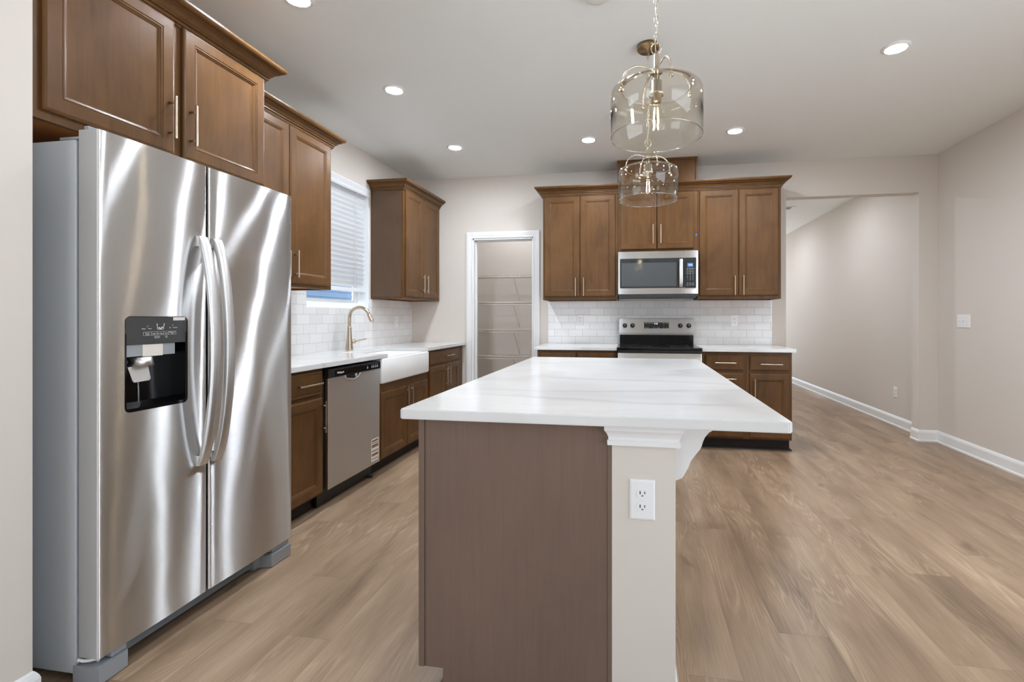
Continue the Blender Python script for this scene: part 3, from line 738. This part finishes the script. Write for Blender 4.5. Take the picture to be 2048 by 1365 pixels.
# ------------------------------------------------------------------ dishwasher
dw = thing('dishwasher', (-2.15, 2.98, 0), 'stainless dishwasher with a black control strip beside the sink', 'dishwasher')
y0, y1 = 2.676, 3.298
obj('tub', box(BM(), -2.45, -1.905, y0, y1, .115, .868), M['blackm'], dw)
dd = obj('door', box(BM(), -1.9045, -1.872, y0+.006, y1-.006, .120, .812, .004), M['steel2'], dw)
cs = obj('control_strip', box(BM(), -1.9045, -1.866, y0+.003, y1-.003, .8125, .868, .005), M['blackm'], dw)
obj('control_face', box(BM(), -1.8662, -1.8648, 2.745, 3.28, .819, .858, .0005), M['black'], cs)
FD = FL(-1.8646)
obj('brand_lettering', text(None, 'Whirlpool', .017, FD, 2.800, .838, 0, None, None, .0004, bold=.0003), M['white_text'], cs)
for yy, s in ((3.115, 'Start'), (3.172, 'Normal'), (3.196, 'Heavy'), (3.222, 'Heated'), (3.246, 'Hi-Temp')):
    b = BM(); join(b, text(None, s, .0055, FD, yy, .850 if s != 'Start' else .8475, 0, None, None, .0003))
    prism(b, rrect(yy-.008, yy+.008, .828, .842, .002, 2), FD, 0, .0006)
    obj('button', b, M['fgrey'], cs)
b = BM(); pk = []
for i in range(13): a = math.radians(180+180*i/12); pk.append((2.945+.085*math.cos(a), .812+.036*math.sin(a)))
prism(b, pk, FL(-1.8719), 0, .0006)
obj('handle_recess', b, M['blackm'], dd)
b = BM(); tube(b, [FL(-1.871)(p[0], p[1], 0) for p in pk], .0045, 8)
prism(b, pk[2:7]+[(2.945, .785)], FL(-1.8712), 0, .0012)
lathe(b, [(0, 0), (.014, 0), (.012, .003), (0, .004)], at((-1.871, 2.985, .800), (1, 0, 0)), 20)
obj('handle_lip', b, M['handle'], dd)
obj('toe_panel', box(BM(), -1.962, -1.945, y0, y1, .012, .108), M['blackm'], dw)
b = BM(); lathe(b, [(0, 0), (.012, 0), (.012, .01), (.006, .012), (.006, .016), (0, .016)], at((-1.93, 3.27, 0)), 12); box(b, -1.945, -1.915, 3.255, 3.285, .0155, .020); obj('foot', b, M['gasket'], dw)
b = BM(); box(b, -1.8720, -1.8712, 3.175, 3.275, .142, .305); lab = obj('sticker', b, M['paper'], dd, 'white and brown installation sticker')
b = BM()
for z0, z1 in ((.286, .298), (.272, .278), (.243, .264), (.214, .222), (.182, .200), (.158, .163)): box(b, -1.8712, -1.8708, 3.182, 3.268, z0, z1)
join(b, text(None, 'WARNING', .011, FL(-1.8708), 3.225, .292, .0001, None, None, .0001))
obj('sticker_print', b, M['print'], dd)

# ------------------------------------------------------------------ range
rg = thing('electric_range', (.225, 4.75, 0), 'stainless electric range with black cooktop below the microwave', 'range')
rx0, rx1 = -.152, .602
obj('body', box(BM(), rx0, rx1, 4.462, 5.085, .03, .893), M['blackm'], rg)
b = BM(); box(b, rx0-.002, rx1+.002, 4.420, 5.03, .8935, .917, .005); obj('cooktop', b, M['black'], rg)
for cx, cy, r in ((.05, 4.60, .10), (.42, 4.60, .08), (.05, 4.86, .075), (.42, 4.86, .10)):
    b = BM(); lathe(b, [(r, .9172), (r+.0025, .9172), (r+.0025, .9176), (r, .9176)], at((cx, cy, 0)), 40, True)
    obj('burner_ring', b, M['charcoal'], rg)
b = BM(); box(b, rx0, rx1, 4.432, 4.461, .868, .893, .004); obj('vent_trim', b, M['blackm'], rg)
od = obj('oven_door', box(BM(), rx0+.003, rx1-.003, 4.430, 4.4615, .235, .864, .005), M['steel2'], rg)
obj('oven_window', box(BM(), .02, .43, 4.4285, 4.4300, .40, .70), M['black'], od)
b = BM(); tube(b, [(-.10, 4.385, .80), (.55, 4.385, .80)], .012, 12)
for x in (-.07, .52): box(b, x-.01, x+.01, 4.385, 4.430, .79, .81)
obj('handle', b, M['handle'], od)
obj('storage_drawer', box(BM(), rx0+.003, rx1-.003, 4.435, 4.4615, .07, .228, .004), M['steel2'], rg)
bgp = prism(BM(), [(5.088, .9175), (5.036, .9175), (5.030, 1.010), (5.088, 1.010)], lambda y, z, x: (x, y, z), rx0+.004, rx1-.004, .003); obj('backguard_base', bgp, M['black'], rg)
b = BM(); prism(b, [(5.088, 1.011), (5.020, 1.011), (5.012, 1.030), (5.028, 1.176), (5.036, 1.183), (5.088, 1.183)], lambda y, z, x: (x, y, z), rx0-.001, rx1+.001, .002)
bgd = obj('backguard', b, M['steel2'], rg)
def FG(a, z, d): return (a, 5.0125+(z-1.030)*.11-d, z)
obj('display', prism(BM(), [(.102, 1.078), (.352, 1.078), (.352, 1.140), (.102, 1.140)], FG, 0, .0015), M['black'], bgd)
b = text(None, '9:18', .020, FG, .222, 1.126, .0018, None, None, .0002); obj('clock_digits', b, M['digit'], bgd)
b = BM()
for s, a, z in (('Bake', .125, 1.131), ('Broil', .155, 1.131), ('Warm', .183, 1.131), ('Timer', .30, 1.131), ('Clock', .333, 1.131), ('Start', .205, 1.085), ('Cancel', .245, 1.085), ('Oven Light', .13, 1.085), ('Lock', .30, 1.085), ('+', .30, 1.107), ('-', .333, 1.107), ('Set', .333, 1.085)):
    join(b, text(None, s, .009, FG, a, z, .0017, None, None, .0002))
obj('control_legend', b, M['white_text'], bgd)
for a in (-.094, -.016, .466, .550):
    kb = BM(); p = FG(a, 1.107, 0)
    lathe(kb, [(0, 0), (.024, 0), (.024, .004), (.020, .006), (.0185, .022), (.016, .025), (0, .025)], at(p, (0, -1, .1)), 24)
    box(kb, a-.004, a+.004, p[1]-.032, p[1]-.018, 1.091, 1.123, .001)
    k = obj('knob', kb, M['blackm'], bgd)
    mk_ = BM(); box(mk_, a-.0012, a+.0012, p[1]-.0328, p[1]-.0318, 1.110, 1.122); obj('knob_mark', mk_, M['white_text'], bgd)

# ------------------------------------------------------------------ microwave
mw = thing('microwave', (.22, 4.9, 1.385), 'stainless microwave mounted under the cabinets above the range', 'microwave')
mx0, mx1 = -.154, .601
obj('body', box(BM(), mx0+.004, mx1-.004, 4.732, 5.085, 1.398, 1.834), M['blackm'], mw)
b = BM(); box(b, mx0+.01, mx1-.01, 4.722, 5.06, 1.386, 1.3975, .003); box(b, mx0+.002, mx1-.002, 4.716, 4.7315, 1.398, 1.418); obj('vent_base', b, M['gasket'], mw)
FM = FB(4.705)
md_ = obj('door', box(BM(), mx0, .4765, 4.704, 4.7315, 1.4185, 1.832, .0006), M['steel2'], mw)
obj('door_glass', prism(BM(), rrect(-.136, .4765, 1.476, 1.764, .006, 3), FM, .001, .003), M['mwglass'], md_)
obj('window_screen', loops_panel(BM(), -.122, .402, 1.492, 1.722, [(0, .003), (0, .0036), (.028, .0034)], FM), M['mwmesh'], md_)
b = bmesh.new(); rings = []
for i in range(17):
    s = i/16; z = 1.482+(1.752-1.482)*s; k = 1-(2*s-1)**2; y = 4.694-.030*k**.6; x = .441
    rings.append([b.verts.new(p) for p in ((x-.016, y+.006, z), (x-.014, y-.003, z), (x, y-.006, z), (x+.014, y-.003, z), (x+.016, y+.006, z))])
for A, B in zip(rings, rings[1:]):
    for i in range(5): b.faces.new((A[i], A[(i+1) % 5], B[(i+1) % 5], B[i]))
b.faces.new(rings[0]); b.faces.new(rings[-1][::-1]); bmesh.ops.recalc_face_normals(b, faces=b.faces[:])
b2 = BM(); join(b2, b)
for z in (1.492, 1.742): box(b2, .432, .450, 4.692, 4.7035, z-.008, z+.008)
ho_ = obj('handle', b2, M['handle'], md_); smooth_by(ho_, .8)
obj('brand_lettering', text(None, 'Whirlpool', .011, FM, .16, 1.800, .0012, None, None, .0003), M['chrome'], md_)
cp_ = obj('control_panel', box(BM(), .4790, mx1, 4.704, 4.7315, 1.4185, 1.832, .0006), M['steel2'], mw)
obj('keypad', prism(BM(), rrect(.4785, .583, 1.474, 1.764, .006, 3), FM, .001, .003), M['mwglass'], cp_)
obj('display', prism(BM(), rrect(.503, .555, 1.676, 1.712, .002, 2), FM, .003, .0036), M['lcd'], cp_)
b = BM()
join(b, text(None, '9:18', .017, FM, .529, 1.694, .0038, None, None, .0002))
obj('clock_digits', b, M['digit'], cp_)
b = BM()
rows = [('Cook', 'Reheat', 'Defrost'), ('Pop', 'Potato', 'Soft'), ('Cook', 'Timer', 'Power'), ('Warm', 'Melt', 'Add'), ('1', '2', '3'), ('4', '5', '6'), ('7', '8', '9'), ('-', '0', '+'), (), ('Off', 'Vent', 'Start'), ('Light', 'Lock', 'Clock')]
for r, row in enumerate(rows):
    for c, s in enumerate(row): join(b, text(None, s, .0085 if len(s) > 1 else .011, FM, .504+.025*c, 1.660-.0155*r, .0034, None, None, .0002))
obj('key_legend', b, M['white_text'], cp_)

# ------------------------------------------------------------------ island
isl = thing('kitchen_island', (-.36, 2.32, 0), 'brown cabinet base of the island with a flat end panel', 'island')
IY0, IY1 = 1.402, 3.24
F = lambda a, b, d: (-.645-d, a, b)
obj('body', box(BM(), -.645, -.066, IY0+.006, IY1, .105, .882), M['wood'], isl)
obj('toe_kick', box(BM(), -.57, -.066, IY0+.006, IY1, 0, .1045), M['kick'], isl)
b = BM(); prism(b, [(-.644, .103), (-.585, .103), (-.585, 0), (-.066, 0), (-.066, .882), (-.644, .882)], lambda x, z, y: (x, y, z), IY0, IY0+.0055)
obj('end_panel', b, M['veneer'], isl, 'flat grey brown end panel')
b = BM(); box(b, -.664, -.6455, IY0-.0035, IY0+.02, .103, .882, .001); obj('edge_strip', b, M['veneer'], isl); obj('filler_strip', box(BM(), -.0755, -.0645, IY0-.003, IY0-.0002, .002, .8225), M['veneer'], isl)
for i, (a0, a1) in enumerate(((1.43, 1.99), (2.01, 2.60), (2.62, 3.22))):
    front(isl, lambda a, b, d: (-.6645+.012-d, a, b), 'drawer', a0, a1, .722, .860, ((a0+a1)/2, .79, False))
    m_ = (a0+a1)/2
    front(isl, lambda a, b, d: (-.6645+.012-d, a, b), 'door', a0, m_-.004, .118, .702, (m_-.035, .60, True)); front(isl, lambda a, b, d: (-.6645+.012-d, a, b), 'door', m_+.004, a1, .118, .702, (m_+.035, .60, True))
pw = struct('wall_island', box(BM(), -.064, .117, IY0-.002, IY1+.01, 0, .8825), M['wall'])
MP = [(0, .822), (.012, .822), (.013, .836), (.009, .838), (.010, .846), (.014, .856), (.019, .864), (.021, .866), (.021, .8835), (0, .8835)]
struct('trim_1', sweep(BM(), [(.1172, IY1), (.1172, IY0-.0022), (-.0642, IY0-.0022), (-.0642, IY0+.001-.0022)], [(o, z) for o, z in MP], lambda a, b, d: (a, b, d)), M['white'])
struct('baseboard_island', sweep(BM(), [(.1172, IY1), (.1172, IY0)], [(o, z) for o, z in BP], lambda a, b, d: (a, b, d)), M['white'])
cpts = [(.1178, .697), (.130, .699), (.144, .706), (.153, .722), (.161, .737), (.170, .760), (.182, .777), (.196, .795), (.201, .806), (.204, .818), (.210, .832), (.221, .846), (.238, .857), (.262, .864), (.285, .867), (.285, .8825), (.1178, .8825)]
cb2 = obj('countertop_bracket', prism(BM(), cpts, lambda x, z, y: (x, y, z), 1.485, 1.575, .0015), M['white']); tag(cb2, 'white curved wooden bracket under the island countertop overhang', 'bracket')

# ------------------------------------------------------------------ electrical plates
def outlet(F, a, z, label, group='electrical outlets'):
    p = F(a, z, 0); t = thing('outlet', p, label, 'outlet', group)
    obj('cover_plate', loops_panel(BM(), a-.036, a+.036, z-.058, z+.058, [(0, 0), (0, .003), (.003, .0055), (.006, .0062)], F), M['plate'], t)
    for dz in (-.0195, .0195):
        poly = []
        for i in range(24):
            an = 2*math.pi*i/24; poly.append((a+max(-.0172, min(.0172, .0172*1.0*math.cos(an))), z+dz+max(-.0125, min(.0125, .0172*math.sin(an)))))
        s = obj('socket', prism(BM(), poly, F, .0062, .0075), M['plate'], t)
        b = BM()
        for da, w, h in ((-.0065, .0014, .0045), (.0065, .0012, .0036)): fbox(b, F, a+da-w, a+da+w, z+dz+.002-h, z+dz+.002+h, .0074, .0079)
        prism(b, [(a+.0026*math.cos(q), z+dz-.0075+.0026*math.sin(q)) for q in [math.radians(x) for x in range(-20, 201, 20)]], F, .0074, .0079)
        obj('slot', b, M['slot'], s)
    b = BM(); prism(b, [(a+.003*math.cos(q*.6283), z+.003*math.sin(q*.6283)) for q in range(10)], F, .0061, .0072); obj('screw', b, M['plate'], t)
    return t
outlet(FB(IY0-.0022), .0235, .6665, 'white duplex outlet on the painted end of the island')
outlet(FB(YB-.0092), -.569, 1.167, 'white outlet on the tile left of the range')
outlet(FB(YB-.0092), 1.008, 1.158, 'white outlet on the tile right of the range')
outlet(FL(TX+.0002), 4.74, 1.151, 'white outlet on the tile between sink and corner')
outlet(FR(XH-.0002), 5.787, .370, 'white outlet low on the hallway wall')
F = FR(XR-.0002); yc, zc = 4.728, 1.158
sw = thing('switch_plate', F(yc, zc, 0), 'white three gang light switch plate on the right wall', 'switch')
obj('cover_plate', loops_panel(BM(), yc-.083, yc+.083, zc-.058, zc+.058, [(0, 0), (0, .003), (.003, .0055), (.006, .0062)], F), M['plate'], sw)
for dy in (-.046, 0, .046):
    b = BM(); fbox(b, F, yc+dy-.005, yc+dy+.005, zc-.012, zc+.012, .0062, .0072)
    prism(b, [(.006, zc-.006), (.018, zc+.006), (.016, zc+.010), (.006, zc+.004)], lambda d, z, y: F(y, z, d), yc+dy-.0035, yc+dy+.0035)
    obj('toggle', b, M['plate'], sw)
    b = BM()
    for dz in (-.03, .03): lathe(b, [(0, 0), (.003, 0), (.003, .001), (0, .0012)], at(F(yc+dy, zc+dz, .0061), (-1, 0, 0)), 10)
    obj('screw', b, M['fgrey'], sw)

# ------------------------------------------------------------------ pantry shelves
SHX0, SHX1, SHY0, SHY1 = -2.498, -.822, 5.700, 5.997
def wire_shelf(z, label):
    t = thing('wire_shelf', (-1.66, 5.85, z), label, 'shelf', 'pantry wire shelves')
    b = BM(); x = SHX0+.01
    while x < SHX1: tube(b, [(x, SHY0+.002, z-.030), (x, SHY0+.002, z-.001), (x, SHY0+.004, z), (x, SHY1, z)], .0014, 5); x += .0254
    obj('deck', b, M['wire'], t)
    b = BM()
    for y, zz, r in ((SHY0, z-.001, .0032), (SHY0, z-.031, .0032), (SHY0+.10, z-.003, .0025), (SHY0+.2, z-.003, .0025), (SHY1-.004, z-.003, .003)): tube(b, [(SHX0, y, zz), (SHX1, y, zz)], r, 8)
    obj('rail', b, M['wire'], t)
    b = BM(); tube(b, [(-1.462, SHY0, z-.03), (-1.462, SHY0+.012, z-.045), (-1.462, SHY1-.006, z-.295), (-1.462, SHY1-.003, z-.31)], .0045, 8)
    obj('brace', b, M['wire'], t)
    return t
s0 = wire_shelf(1.723, 'highest white wire shelf in the pantry')
for z, lb in ((1.379, 'second white wire shelf from the top in the pantry'), (1.039, 'third white wire shelf from the top in the pantry'), (.712, 'lowest visible white wire shelf in the pantry, just above the island')):
    dup(s0, (-1.66, 5.85, z), lb)

# ------------------------------------------------------------------ ceiling fittings
def downlight(x, y, label):
    t = thing('recessed_light', (x, y, HC), label, 'ceiling light', 'recessed ceiling lights')
    obj('trim_ring', lathe(BM(), [(.052, -.0005), (.074, -.0005), (.074, -.003), (.060, -.009), (.056, -.010), (.052, -.006)], at((x, y, HC)), 36, True), M['plate'], t)
    obj('lens', lathe(BM(), [(0, -.0115), (.02, -.0112), (.04, -.0098), (.0515, -.0075), (.0515, -.001), (0, -.001)], at((x, y, HC)), 32), M['lens'], t)
    return t
d0 = downlight(-1.622, 2.09, 'round recessed ceiling light cut by the top edge above the refrigerator')
for x, y, lb in ((-1.622, 3.04, 'round recessed ceiling light in front of the cabinet beside the window'), (-1.620, 4.158, 'round recessed ceiling light above the sink corner'),
                 (-.395, 4.174, 'round recessed ceiling light just left of the pendants'), (.831, 4.175, 'round recessed ceiling light over the right wall cabinet'),
                 (1.494, 3.046, 'large looking round recessed ceiling light nearest the right wall')):
    dup(d0, (x, y, HC), lb)
for x, y, lb in ((-.395, 1.95, 'added unseen recessed ceiling light above the aisle beside the refrigerator'), (1.494, 1.95, 'added unseen recessed ceiling light above the open floor right of the island')): dup(d0, (x, y, HC), lb)  # extra lamps out of view, added to lift the lower left side
for x, y, lb in ((1.9, 6.4, 'nearer round recessed ceiling light in the hallway beyond the opening'), (1.9, 8.6, 'farther, added unseen ceiling light in the hallway beyond the opening')): dup(d0, (x, y, HC), lb)  # the farther lamp is unseen, added to brighten the hall
pl = dup(d0, (-1.45, 5.50, HC), 'round recessed ceiling light inside the pantry')
for ch in pl.children:
    if ch.name.startswith('lens'): ch.material_slots[0].link = 'OBJECT'; ch.material_slots[0].material = M['lens_dim']
sd = thing('smoke_detector', (-.176, 2.29, HC), 'round white smoke detector on the ceiling at the top edge', 'smoke detector')
obj('body', lathe(BM(), [(0, -.03), (.045, -.03), (.062, -.024), (.066, -.010), (.070, -.008), (.070, -.0005), (0, -.0005)], at((-.176, 2.29, HC)), 40), M['plate'], sd)
sd2 = thing('smoke_detector', (-.12, 3.70, HC), 'small round ceiling sensor half hidden behind the glass pendant', 'smoke detector')
obj('body', lathe(BM(), [(0, -.03), (.045, -.03), (.062, -.024), (.066, -.010), (.068, -.0005), (0, -.0005)], at((-.12, 3.70, HC)), 40), M['plate'], sd2)
vr = thing('ceiling_register', (2.10, 7.25, HC), 'small slotted ceiling vent in the hallway beside the tall cabinet', 'vent')
b = BM(); box(b, 1.95, 2.25, 7.17, 7.33, HC-.008, HC-.0005, .002); obj('frame', b, M['plate'], vr)
b = BM()
for i in range(6): box(b, 1.97, 2.20, 7.185+i*.023, 7.198+i*.023, HC-.0088, HC-.0078)
obj('slot', b, M['slot'], vr)

# ------------------------------------------------------------------ pendants
def pendant(x, y, label):
    t = thing('pendant_light', (x, y, HC), label, 'pendant light', 'glass drum pendants')
    zt, zb2, R = 2.043, 1.866, .168
    obj('canopy', lathe(BM(), [(0, -.001), (.063, -.001), (.063, -.022), (.058, -.027), (.012, -.030), (.010, -.036), (0, -.036)], at((x, y, HC)), 40), M['brass'], t)
    b = BM(); z = HC-.034; k = 0
    while z > 2.235:
        L, w = .040, .0075; pts = []
        for i in range(14):
            a = 2*math.pi*i/14; u = w*math.cos(a); v = (L/2)*math.sin(a)
            pts.append((x+(u if k % 2 == 0 else 0), y+(u if k % 2 else 0), z-L/2+v))
        tube(b, pts, .0016, 6, True); z -= .0335; k += 1
    zend = z+.0335-.040
    obj('chain', b, M['pewter'], t)
    b = BM(); tube(b, [(x+.004*math.sin(i*1.3), y+.004*math.cos(i*1.1), HC-.03-(HC-.03-2.16)*i/20) for i in range(21)], .0014, 6); obj('cord', b, M['wire'], t)
    b = BM(); zc = (zend+.004+2.175)/2; r = (zend+.004-2.175)/2+.001
    tube(b, [(x+r*.85*math.cos(2*math.pi*i/20), y, zc+r*math.sin(2*math.pi*i/20)) for i in range(20)], .0021, 8, True)
    lathe(b, [(0, 2.182), (.006, 2.182), (.009, 2.170), (.011, 2.165), (.011, 2.120), (.024, 2.112), (.024, 2.104), (0, 2.104)], at((x, y, 0)), 24)
    obj('hub', b, M['pewter'], t)
    for i in range(4):
        b = BM(); a = math.radians(20+90*i); c, s = math.cos(a), math.sin(a)
        pts = [(.012, 2.112), (.030, 2.119), (.055, 2.124), (.082, 2.121), (.106, 2.109), (.123, 2.089), (.132, 2.064), (.1335, 2.034)]
        tube(b, [(x+c*r_, y+s*r_, z_) for r_, z_ in pts], .0036, 8)
        lathe(b, [(0, -.008), (.007, -.008), (.008, -.002), (.007, .004), (0, .004)], at((x+c*.1335, y+s*.1335, 2.034)), 12)
        obj('arm', b, M['pewter'], t)
    b = BM(); lathe(b, [(0, 2.104), (.013, 2.104), (.013, 2.075), (.022, 2.072), (.022, 2.030), (.028, 2.028), (.028, 2.020), (.019, 2.018), (.019, 1.995), (0, 1.995)], at((x, y, 0)), 28)
    obj('socket', b, M['pewter'], t)
    g = .0016; b = BM()
    out = [(R, zb2), (R+.001, zt-.035), (R, zt-.016), (R-.004, zt-.006), (R-.013, zt), (R-.042, zt+.002)]
    inn = [(r_-g*1.6, z_-g*(.0 if i < 3 else 1.2)) for i, (r_, z_) in enumerate(out)]
    lathe(b, out+inn[::-1], at((x, y, 0)), 72, True); sh = obj('shade', b, M['shade'], t)
    for r_, z_, q in ((R-.001, zb2, .0022), (R-.042, zt+.002, .0018)):
        b = BM(); lathe(b, [(r_+q*math.cos(i*math.pi/4), z_+q*math.sin(i*math.pi/4)) for i in range(8)], at((x, y, 0)), 72, True)
        obj('rim', b, M['rim'], sh)
    b = BM(); prof = [(.013, 1.996), (.014, 1.985), (.020, 1.965), (.029, 1.940), (.0315, 1.925), (.029, 1.910), (.020, 1.898), (.009, 1.893), (0, 1.892)]
    lathe(b, prof, at((x, y, 0)), 28); bulb = obj('bulb', b, M['bulbglass'], t)
    b = BM()
    for i in range(4):
        a = math.radians(45+90*i); tube(b, [(x+.008*math.cos(a), y+.008*math.sin(a), 1.972), (x+.011*math.cos(a), y+.011*math.sin(a), 1.915)], .0014, 6)
    obj('filament', b, M['filament'], bulb)
    return t
p0 = pendant(.081, 1.816, 'nearer clear glass drum pendant on a chain over the island')
dup(p0, (.079, 2.791, HC), 'farther clear glass drum pendant hanging behind the nearer one')
